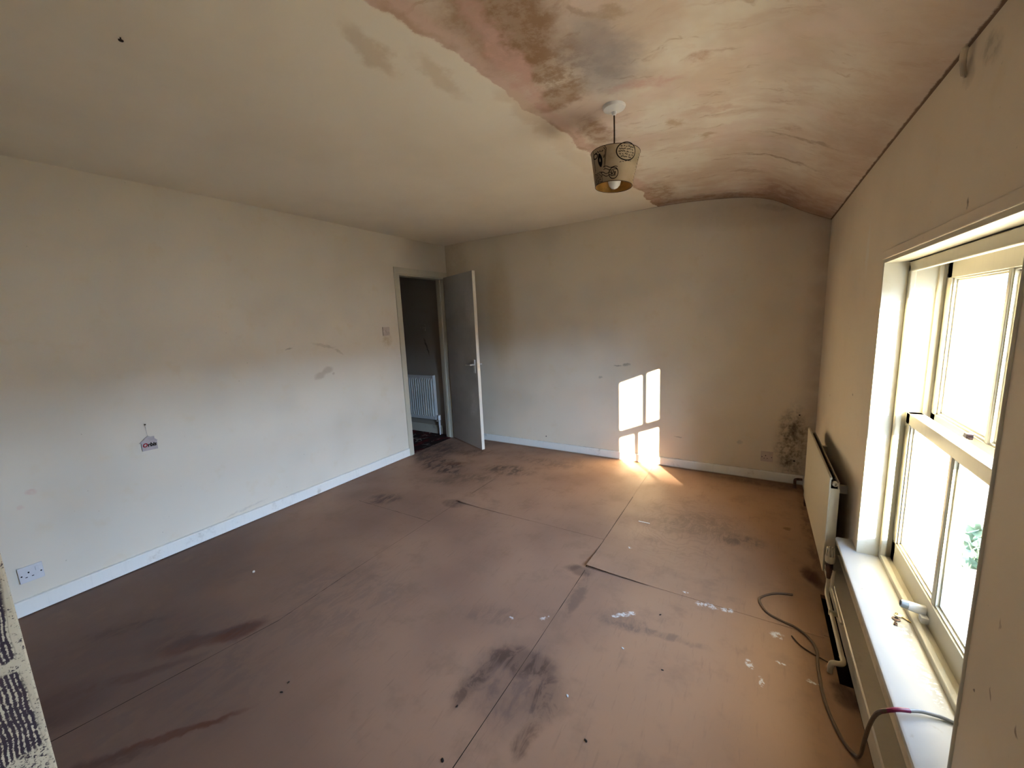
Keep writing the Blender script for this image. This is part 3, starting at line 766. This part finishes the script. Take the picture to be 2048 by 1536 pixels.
# ------------------------------------------------------------------ wall plates
def frame_pt(o, U, N_, a, b, d):   # a across, b up, d out of the wall
    return Vector(o)+U*a+Vector((0, 0, 1))*b+N_*d
def wbox(o, U, N_, a0, a1, b0, b1, d0, d1, w=.001, seg=2):
    bm = bbox(a0, a1, b0, b1, d0, d1, w=w, seg=seg)
    for v in bm.verts: v.co = frame_pt(o, U, N_, v.co.x, v.co.y, v.co.z)
    return bm
def plate(name, o, U, N_, label, cat, socket=True, mat=m_socket):
    U = Vector(U); N_ = Vector(N_); t = thing(name, o, label, cat)
    obj('face_plate', wbox(o, U, N_, -.043, .043, -.043, .043, 0, .009, .0025, 3), mat, t)
    for s_ in (-1, 1):
        bm = BM(); lathe(bm, [(.0035, .0085), (.0035, .0098), (.0008, .0098)], o+U*.030*s_*1.15+Vector((0, 0, 0)), N_, 12) if not socket else lathe(bm, [(.0035, .0085), (.0035, .0098), (.0008, .0098)], Vector(o)+U*.034*s_+Vector((0, 0, -.004)), N_, 12)
        obj('screw', bm, m_black if socket else m_chrome, t)
    if socket:
        for a0, a1, b0, b1 in ((-.0115, -.0055, .004, .012), (-.0225, -.0145, -.018, -.014), (-.0005, .0075, -.018, -.014)):
            obj('pin_hole', wbox(o, U, N_, a0, a1, b0, b1, .0085, .0094, .0003, 1), m_black, t)
        obj('rocker', wbox(o, U, N_, .016, .030, .006, .030, .008, .0135, .002), mat, t)
    else:
        obj('rocker', wbox(o, U, N_, -.008, .008, -.014, .014, .008, .0135, .002), mat, t)
    return t
plate('power_socket', Vector((0, -3.540, .219)), (0, 1, 0), (1, 0, 0), 'white single socket low on the left wall, beside the striped post', 'socket')
plate('power_socket', Vector((3.352, 0, .210)), (1, 0, 0), (0, -1, 0), 'pinkish single socket low on the back wall, left of the mould', 'socket', mat=m_socketb)
plate('light_switch', Vector((0, -1.008, 1.384)), (0, 1, 0), (1, 0, 0), 'white square light switch on the left wall beside the door', 'switch', False, simple('switch_plastic', (.62, .53, .47), .35, .5))
plate('light_switch', Vector((-.455, 0, 1.40)), (1, 0, 0), (0, -1, 0), 'dim switch plate on the hall wall above its radiator', 'switch', False, m_hall)

# ------------------------------------------------------------------ house-shaped tag
def text_bm(s, size, place, ext=.0004):
    cu = bpy.data.curves.new('lettering', 'FONT'); cu.body = s; cu.size = size; cu.extrude = ext; cu.offset = size*.045; cu.shear = .2; cu.resolution_u = 3
    o = bpy.data.objects.new('lettering', cu); C.objects.link(o); bpy.context.view_layer.update()
    me = bpy.data.meshes.new_from_object(o.evaluated_get(bpy.context.evaluated_depsgraph_get()))
    bm = BM(); bm.from_mesh(me); bpy.data.objects.remove(o); bpy.data.curves.remove(cu); bpy.data.meshes.remove(me)
    w = max(v.co.x for v in bm.verts)
    for v in bm.verts: v.co = place(v.co.x, v.co.y, v.co.z)
    return bm, w
TO = Vector((.004, -2.974, .765))
rt = math.radians(-1)
def tp(a, b, d): return Vector((TO.x+d, TO.y+a*math.cos(rt)-b*math.sin(rt), TO.z+a*math.sin(rt)+b*math.cos(rt)))
t = thing('hanging_tag', TO, 'small white house-shaped card hanging on a thread on the left wall', 'tag')
out = [(-.038, -.040), (.038, -.040), (.038, .014), (.044, .012), (.028, .030), (.028, .044), (.012, .044), (-.002, .052), (-.048, .012), (-.038, .010)]
bm = BM(); f0 = [bm.verts.new(tp(a, b, 0)) for a, b in out]; f1 = [bm.verts.new(tp(a, b, .003)) for a, b in out]
for i in range(len(out)): bm.faces.new((f0[i], f0[(i+1) % len(out)], f1[(i+1) % len(out)], f1[i]))
bm.faces.new(f0[::-1]); bm.faces.new(f1)
obj('card', bm, m_card, t)
b1, w1 = text_bm('O', .033, lambda x, y, z: tp(-.035+x*.9, -.016+y, .0034+z)); obj('red_letter', b1, m_red, t)
b2, w2 = text_bm('rbis', .033, lambda x, y, z: tp(-.010+x*.86, -.016+y, .0034+z)); obj('black_lettering', b2, m_ink, t)
bm = BM(); tube(bm, [tp(-.028, -.027, .0032), tp(.03, -.027, .0032)], .0006, 5); obj('small_print_line', bm, m_socketb, t)
bm = BM(); tube(bm, [(.006, -2.979, .889), (.006, -2.977, .85), (.0055, TO.y-.002, TO.z+.048)], .0006, 5); obj('thread', bm, m_card, t)
def nail(nm, p, ax, label, r=.005, cat='nail', grp=None):
    bm = BM(); lathe(bm, [(.002, 0), (.002, .009), (r, .010), (r*.9, .0125), (.001, .0135)], p, ax, 10); return tag(obj(nm, bm, m_crumb, None, p, smooth=True), label, cat, grp)
nail('nail', (0, -2.979, .891), (1, 0, 0), 'dark nail in the left wall holding the house-shaped tag')
nail('screw', (1.503, -3.248, ZC), (0, 0, -1), 'dark screw sticking out of the ceiling, upper left', .007, 'screw')
nail('wall_plug', (1.286, 0, .147), (0, -1, 0), 'black plug hole in the back wall near its skirting, right of the door', .006, 'wall plug')
nail('wall_plug', (3.555, 0, .585), (0, -1, 0), 'black dot of a plug on the back wall above the mould', .006, 'wall plug')
nail('wall_plug', (3.54, 0, .20), (0, -1, 0), 'pale-ringed plug hole low in the mould patch', .007, 'wall plug')

# ------------------------------------------------------------------ pendant lamp
LP = Vector((2.653, -1.912, 2.354))
t = thing('pendant_light', LP, 'parchment lampshade pendant with postmark print hanging from the ceiling', 'ceiling light')
bm = BM(); lathe(bm, [(.050, 0), (.050, -.012), (.046, -.020), (.030, -.027), (.012, -.032), (.008, -.044), (.004, -.046)], LP, n=36); obj('ceiling_rose', bm, m_plastic, t, smooth=True)
SC = Vector((2.653, -1.912, 2.080)); tilt = Matrix.Rotation(math.radians(3), 3, 'Y') @ Matrix.Rotation(math.radians(-2), 3, 'X')
Rt, Rb, Hs = .108, .082, .140
def sp_(v): return SC+tilt @ Vector(v)
bm = BM(); tube(bm, smooth_path([LP+Vector((0, 0, -.04)), LP+Vector((.0005, 0, -.12)), LP+Vector((0, 0, -.19)), sp_((0, 0, .035))], 5), .0033, 8); obj('cord', bm, m_cord, t, smooth=True)
def cone_wall(bm, r0, r1, z0, z1, n=64):
    a = [bm.verts.new(sp_((r0*math.cos(2*math.pi*i/n), r0*math.sin(2*math.pi*i/n), z0))) for i in range(n)]
    b = [bm.verts.new(sp_((r1*math.cos(2*math.pi*i/n), r1*math.sin(2*math.pi*i/n), z1))) for i in range(n)]
    for i in range(n): bm.faces.new((a[i], a[(i+1) % n], b[(i+1) % n], b[i]))
    return a, b
bm = BM(); a, b = cone_wall(bm, Rb, Rt, -Hs/2, Hs/2); c, d = cone_wall(bm, Rb-.0012, Rt-.0012, -Hs/2, Hs/2)
for i in range(64):
    bm.faces.new((a[i], c[i], c[(i+1) % 64], a[(i+1) % 64])); bm.faces.new((b[i], b[(i+1) % 64], d[(i+1) % 64], d[i]))
sh = obj('lamp_shade', bm, m_shade, t, smooth=True)
bm = BM(); cone_wall(bm, Rb-.0018, Rt-.0018, -Hs/2+.001, Hs/2-.001); obj('shade_lining', bm, m_shade_in, sh, smooth=True)
bm = BM()
b_ = BM(); tube(b_, [sp_((Rb*math.cos(i*math.pi/24), Rb*math.sin(i*math.pi/24), -Hs/2)) for i in range(49)], .0014, 6, cap=False); obj('shade_ring', b_, m_cord, sh)
tube(bm, [sp_((Rt*math.cos(i*math.pi/24), Rt*math.sin(i*math.pi/24), Hs/2)) for i in range(49)], .0014, 6, cap=False)
for i in range(3):
    a_ = i*2.094+.4; tube(bm, [sp_((.018*math.cos(a_), .018*math.sin(a_), .04)), sp_((Rt*math.cos(a_), Rt*math.sin(a_), Hs/2-.01))], .001, 6)
obj('shade_carrier', bm, m_cord, sh)
bm = BM(); lathe(bm, [(.006, .045), (.016, .035), (.018, 0), (.019, -.012), (.014, -.016)], SC, n=20); obj('lamp_holder', bm, m_plastic, t, smooth=True)
bm = BM(); lathe(bm, [(.012, -.010), (.014, -.018), (.024, -.030), (.0285, -.042), (.0285, -.052), (.024, -.066), (.014, -.076), (.002, -.080)], SC, n=24); obj('bulb', bm, m_bulb, t, smooth=True)
# print: ribbons lying on the cone; u = angle from the camera-facing meridian (right positive), v = height 0..1 from the bottom
cdir = Vector((3.2376-SC.x, -3.8139-SC.y, 0)); A0 = math.atan2(cdir.y, cdir.x)
def cone_pt(u, v, off=.0006):
    r = Rb+(Rt-Rb)*v+off; a_ = A0+u; return sp_((r*math.cos(a_), r*math.sin(a_), -Hs/2+Hs*v))
pr = BM()
def stroke(pts, w=.0016, bm_=None, closed=False):
    bm_ = bm_ or pr; k = len(pts); prev = None; first = None
    for i in range(k):
        p = Vector((*pts[i], 0)); q = Vector((*pts[(i+1) % k if closed else min(i+1, k-1)], 0)); o_ = Vector((*pts[(i-1) % k if closed else max(i-1, 0)], 0))
        d_ = Vector(((q-o_).x*.095, (q-o_).y*Hs, 0))
        if d_.length < 1e-9: continue
        d_.normalize(); nn = Vector((-d_.y/.095, d_.x/Hs, 0))*w*.75
        cur = (bm_.verts.new(cone_pt(p.x+nn.x, p.y+nn.y)), bm_.verts.new(cone_pt(p.x-nn.x, p.y-nn.y)))
        if prev: bm_.faces.new((prev[0], prev[1], cur[1], cur[0]))
        else: first = cur
        prev = cur
    if closed: bm_.faces.new((prev[0], prev[1], first[1], first[0]))
def ell(cu, cv, ru, rv, rot=0, n=40, a0=0, a1=2*math.pi): return [(cu+ru*math.cos(a)*math.cos(rot)-rv*.7*math.sin(a)*math.sin(rot), cv+rv*math.sin(a)*math.cos(rot)+ru*.6*math.cos(a)*math.sin(rot)) for a in [a0+(a1-a0)*i/n for i in range(n)]]
stroke(ell(.50, .80, .44, .235), .0028, closed=True)                              # oval postmark
def scribble(u0, u1, v, amp, seed, w=.0014, slope=0):
    rr = random.Random(seed); pts = []; u = u0
    while u < u1:
        pts.append((u, v+slope*(u-u0)+rr.uniform(-amp, amp))); u += rr.uniform(.012, .03)
        if rr.random() < .16 and len(pts) > 2: stroke(pts, w); pts = []; u += .03
    if len(pts) > 2: stroke(pts, w)
for i, (a_, b_, v_) in enumerate(((.22, .80, .93), (.16, .86, .86), (.14, .88, .79), (.18, .84, .72), (.26, .76, .655))): scribble(a_, b_, v_, .018, i+2, .0018)
scribble(.22, .42, .50, .010, 21, .0013, .1); scribble(.46, .80, .535, .012, 22, .0013, .12)
for i in range(4):                                                                # wavy cancellation lines
    v_ = .42-.075*i; u0, u1 = (-.52, .16) if i < 2 else (-.66, -.12)
    stroke([(u0+(u1-u0)*j/24, v_-.055*(j/24)+.022*math.sin(j/24*9)) for j in range(25)], .0017)
stroke(ell(-.02, .21, .22, .155), .0022, closed=True)
for i in range(5): scribble(-.14, .10, .15+.03*i, .012, 40+i, .002)
fu0, fu1, fv0, fv1 = -1.10, -.36, .38, .98                                        # stamp frame with a dark bird-like blot
for g_ in (0, .035): stroke([(fu0+g_*1.3, fv0+g_), (fu1-g_*1.3-.08, fv0+g_), (fu1-g_*1.3, fv1-g_-.06), (fu1-g_*1.3-.06, fv1-g_), (fu0+g_*1.3, fv1-g_)], .0016, closed=True)
scribble(-.95, -.48, .88, .025, 61, .0022); scribble(-.50, -.44, .7, .06, 62, .0014)
for i in range(14):
    v_ = .80-.026*i; hw = .13*math.sin(math.pi*(i+1)/15)**.7
    stroke([(-.70-hw+.004*i, v_), (-.70+hw*.9+.004*i, v_+.006)], .0042)
stroke(ell(-.95, .80, .14, .07), .003, closed=True)
for i in range(7): scribble(-1.15, -.58, .30-.045*i, .016, 80+i, .0017)
for i in range(9): scribble(1.3, 4.6, .12+.095*i, .025, 100+i, .0018)
obj('shade_print', pr, m_ink, sh)

# ------------------------------------------------------------------ cables
t = thing('brown_cable', (3.5, -2.0, 0), 'brown cable looped on the floor and rising over the window sill', 'cable')
fl_pts = [(3.447, -1.578, .008), (3.400, -1.590, .006), (3.362, -1.612, .006), (3.318, -1.66, .006), (3.306, -1.705, .006), (3.336, -1.775, .006), (3.39, -1.805, .006),
          (3.442, -1.822, .006), (3.487, -1.866, .006), (3.508, -1.93, .006), (3.503, -2.048, .006), (3.508, -2.20, .006), (3.535, -2.32, .007), (3.562, -2.370, .010),
          (3.571, -2.384, .035), (3.573, -2.398, .10), (3.573, -2.43, .19), (3.572, -2.475, .27), (3.577, -2.505, .315), (3.592, -2.512, .334)]
bm = BM(); tube(bm, smooth_path(fl_pts, 6), .0052, 10); obj('floor_run', bm, m_cable, t, smooth=True)
bm = BM(); tube(bm, smooth_path([(3.577, -2.505, .315), (3.592, -2.512, .334), (3.610, -2.507, .340), (3.632, -2.496, .338)], 6), .0057, 10); obj('tape_wrap', bm, m_tape, t, smooth=True).__setitem__('label', 'magenta tape wrap')
bm = BM(); tube(bm, smooth_path([(3.630, -2.497, .338), (3.66, -2.480, .335), (3.70, -2.470, .330), (3.727, -2.475, .330), (3.742, -2.50, .352), (3.750, -2.53, .362)], 6), .0046, 10); obj('grey_end', bm, m_grey, t, smooth=True).__setitem__('label', 'grey cable end')
bm = BM(); tube(bm, smooth_path([(3.425, -1.885, .004), (3.452, -1.928, .004), (3.49, -1.955, .004), (3.520, -1.97, .005), (3.538, -1.985, .010)], 5), .0026, 6)
tag(obj('wire_offcut', bm, m_cord, None, (3.48, -1.94, .004)), 'short dark wire lying by the pipe elbow', 'wire')

# ------------------------------------------------------------------ loose hardboard edges
def curled(name, x0, x1, y0, y1, lift, cx, cy, label, rad):
    bm = BM(); NX_, NY_ = 26, 26; T = .0012; top = []
    for j in range(NY_+1):
        row = []
        for i in range(NX_+1):
            x = x0+(x1-x0)*i/NX_; y = y0+(y1-y0)*j/NY_
            d1 = abs(x-cx)/rad[0]; d2 = abs(y-cy)/rad[1]; f = max(0, 1-math.hypot(d1, d2))
            row.append(bm.verts.new((x, y, .0005+T+lift*f**1.6)))
        top.append(row)
    for j in range(NY_):
        for i in range(NX_): bm.faces.new((top[j][i], top[j][i+1], top[j+1][i+1], top[j+1][i]))
    e = bmesh.ops.extrude_face_region(bm, geom=list(bm.faces)); bmesh.ops.translate(bm, verts=[v for v in e['geom'] if isinstance(v, bmesh.types.BMVert)], vec=(0, 0, -T))
    return tag(obj(name, bm, m_floor, None, (cx, cy, 0)), label, 'floor board', 'loose hardboard sheets')
curled('hardboard_sheet', 2.453, 3.545, -1.83, -.02, .013, 2.453, -1.83, 'brown hardboard sheet by the window with lifted black-edged corner', (.42, .30))
curled('hardboard_sheet', 1.238, 2.449, -1.505, -.02, .012, 1.238, -1.505, 'brown hardboard sheet before the back wall, corner curled near the door', (.30, .22))

# ------------------------------------------------------------------ debris
bm = bbox(2.588, 2.664, -1.180, -1.174, .0042, .0072, w=.0008); tag(obj('white_stick', bm, m_chip, None, (2.626, -1.177, .004)), 'thin white strip lying on the hardboard by the window', 'stick')
def bit(nm, x, y, s_, mat, label, cat, grp, z=.0):
    bm = BM(); bmesh.ops.create_icosphere(bm, subdivisions=2, radius=1)
    rr = random.Random(int(x*1000))
    for v in bm.verts: v.co = Vector((v.co.x*s_*1.7, v.co.y*s_, v.co.z*s_*.45))*(1+rr.uniform(-.2, .2))
    a = rr.uniform(0, 3); bmesh.ops.rotate(bm, verts=bm.verts, matrix=Matrix.Rotation(a, 3, 'Z')); bmesh.ops.translate(bm, verts=bm.verts, vec=(x, y, z+s_*.35))
    return tag(obj(nm, bm, mat, None, (x, y, z)), label, cat, grp)
from math import radians
for x, y, s_, l_ in [(2.413, -3.03, .0045, 'black crumb at the bottom edge, beside the long board seam'), (2.80, -2.74, .004, 'black crumb alone on the floor, lower right of the big dark stain'),
                 (2.335, -2.86, .0035, 'black crumb just under the left tail of the big dark stain'), (2.97, -2.33, .003, 'small black crumb below the pair of white paint smears'),
                 (1.68, -3.16, .004, 'larger of two dark crumbs near the red-brown stain, lower left'), (1.66, -3.12, .003, 'smaller of two dark crumbs near the red-brown stain, lower left'),
                 (2.90, -2.02, .0035, 'dark crumb right above the arc-shaped scuff by the white smears')]:
    bit('floor_crumb', x, y, s_, m_crumb, l_, 'crumb', 'dark crumbs on the floor')
for x, y, s_, l_ in [(.71, -2.80, .007, 'white paint flake on the floor nearest the left skirting board'), (2.80, -2.30, .004, 'tiny white flake below the white paint smears in mid floor'), (2.68, -2.62, .004, 'tiny white flake beside the big dark floor stain')]:
    bit('paint_flake', x, y, s_, m_chip, l_, 'paint flake', 'white flakes on the floor')
# plaster drip at the ceiling joint above the window
bm = BM(); tube(bm, smooth_path([(W-.012, -2.262, 2.055), (W-.014, -2.255, 2.03), (W-.008, -2.245, 2.00), (W-.003, -2.24, 1.985)], 5), [.003]*2+[.007]*6+[.006]*5+[.003]*3, 10)
tag(obj('plaster_drip', bm, m_right, None, (W, -2.25, 2.02), smooth=True), 'lump of plaster below the ceiling joint above the window', 'plaster lump')

# ------------------------------------------------------------------ striped post at the left edge of the view
px0, py1 = 2.071, -3.743
bm = merge(bbox(px0-.07, px0, py1-.16, py1, 0, 2.36, w=.003))
tag(obj('timber_post', bm, m_post, None, (px0-.035, py1-.08, 0)), 'timber post with flaking cream and dark purple stripes, lower left', 'post')

# ------------------------------------------------------------------ outdoors
def ext(name, bm, mat, label, cat): return tag(obj(name, bm, mat, None, None), label, cat)
def gm(name, a, b, sc, rough=.9):
    k = NT(name); return k.done(k.mix(a, b, k.mr(k.noise(sc, 5), .35, .65)), rough, .1)
m_ground = gm('pale_concrete_yard', (.72, .56, .38), (.82, .66, .47), 2)
m_grass = gm('dull_grass', (.10, .085, .045), (.15, .12, .06), 2)
bm = BM(); box(bm, 3.94, 10.0, -70, 70, -3.1, -2.9); struct('ground_yard', bm, m_ground)
bm = BM(); box(bm, 10.0, 120, -90, 90, -3.1, -2.9); struct('ground_grass', bm, m_grass)
m_rend = gm('white_render', (.60, .58, .52), (.70, .68, .62), 1.5); m_slate = gm('blue_slate', (.09, .12, .17), (.15, .19, .25), 3)
m_leaf = gm('foliage', (.06, .085, .05), (.11, .14, .085), 4)
def house(name, x0, x1, y0, y1, wallz, ridgez, axis, label):
    t = thing(name, ((x0+x1)/2, (y0+y1)/2, -2.9), label, 'house')
    bm = BM(); box(bm, x0, x1, y0, y1, -2.9, wallz)
    obj('wall', bm, m_rend, t)
    bm = BM(); o_ = .3; T = .12
    if axis == 'y':
        xm = (x0+x1)/2; q = [(x0-o_, wallz-.05), (xm, ridgez), (x1+o_, wallz-.05), (x1+o_, wallz-.05-T), (x0-o_, wallz-.05-T)]
        A = [bm.verts.new((x, y0-o_, z)) for x, z in q]; B = [bm.verts.new((x, y1+o_, z)) for x, z in q]
    else:
        ym = (y0+y1)/2; q = [(y0-o_, wallz-.05), (ym, ridgez), (y1+o_, wallz-.05), (y1+o_, wallz-.05-T), (y0-o_, wallz-.05-T)]
        A = [bm.verts.new((x0-o_, y, z)) for y, z in q]; B = [bm.verts.new((x1+o_, y, z)) for y, z in q]
    for i in range(5): bm.faces.new((A[i], A[(i+1) % 5], B[(i+1) % 5], B[i]))
    bm.faces.new(A[::-1]); bm.faces.new(B); obj('roof', bm, m_slate, t)
    for i in range(3):
        y = y0+(y1-y0)*(i+.5)/3
        bm = BM(); box(bm, x0-.03, x0+.02, y-.45, y+.45, -.3, .9); w_ = obj('window', bm, m_gloss, t)
        bm = BM(); box(bm, x0-.04, x0-.02, y-.36, y+.36, -.2, .8); obj('pane', bm, m_slate, w_)
        x = x0+(x1-x0)*(i+.5)/3
        bm = BM(); box(bm, x-.45, x+.45, y0-.03, y0+.02, -.3, .9); w_ = obj('window', bm, m_gloss, t)
        bm = BM(); box(bm, x-.36, x+.36, y0-.04, y0-.02, -.2, .8); obj('pane', bm, m_slate, w_)
    bm = BM(); tube(bm, [(x0-.08, y0-.08, -2.9), (x0-.08, y0-.08, wallz-.2)], .06, 8); obj('downpipe', bm, m_gloss, t)
    return t
house('house', 17, 25, -34, 18, .9, 2.6, 'y', 'long white house with slate roof across the yard')
house('neighbour_house', 8.2, 15, 9, 17, 1.6, 4.2, 'x', 'white house with blue slate roof seen through the upper panes')
def bush(nm, x, y, z0, r, h, label, seed):
    rr = random.Random(seed); t = thing(nm, (x, y, z0), label, 'bush')
    bm = BM(); tube(bm, [(x, y, z0), (x, y, z0+h*.5)], .05, 6); obj('stem', bm, m_cord, t)
    bm = BM()
    for i in range(900):
        a = rr.uniform(0, 6.28); q = rr.random()**.5; zz = rr.uniform(.15, 1); rad = r*q*math.sin(math.pi*min(1, zz*.9+.08))**.6
        c = Vector((x+rad*math.cos(a), y+rad*math.sin(a), z0+h*zz)); d_ = Vector((rr.uniform(-1, 1), rr.uniform(-1, 1), rr.uniform(-1, 1))).normalized(); e_ = d_.orthogonal().normalized(); s_ = rr.uniform(.05, .11)
        v_ = [bm.verts.new(c+d_*s_), bm.verts.new(c+e_*s_*.5), bm.verts.new(c-d_*s_), bm.verts.new(c-e_*s_*.5)]; bm.faces.new(v_)
    obj('foliage', bm, m_leaf, t)
bush('garden_bush', 4.9, .6, -2.9, .55, 2.5, 'green bush outside, seen low through the far lower pane', 3)
bush('garden_bush', 5.0, -1.15, -2.9, .5, 2.3, 'green bush outside, seen low through the near lower pane', 5)

bm = BM(); box(bm, 9.8, 12.0, -15.4, -12.85, -2.9, 3.8)  # added block out of view, cuts low sun before it reaches the floor
tag(obj('sun_blocker', bm, m_rend, None, (10.9, -14.1, -2.9)), 'unseen block added up-sun to trim the sun patch on the floor', 'blocker')

bm = BM(); box(bm, 3.94, 5.3, -16, -5.0, -2.9, 3.6)  # added block out of view, keeps some sky light off the window jamb
tag(obj('sky_blocker', bm, m_rend, None, (4.6, -10, -2.9)), 'unseen block added beside the window to dim its far jamb', 'blocker')
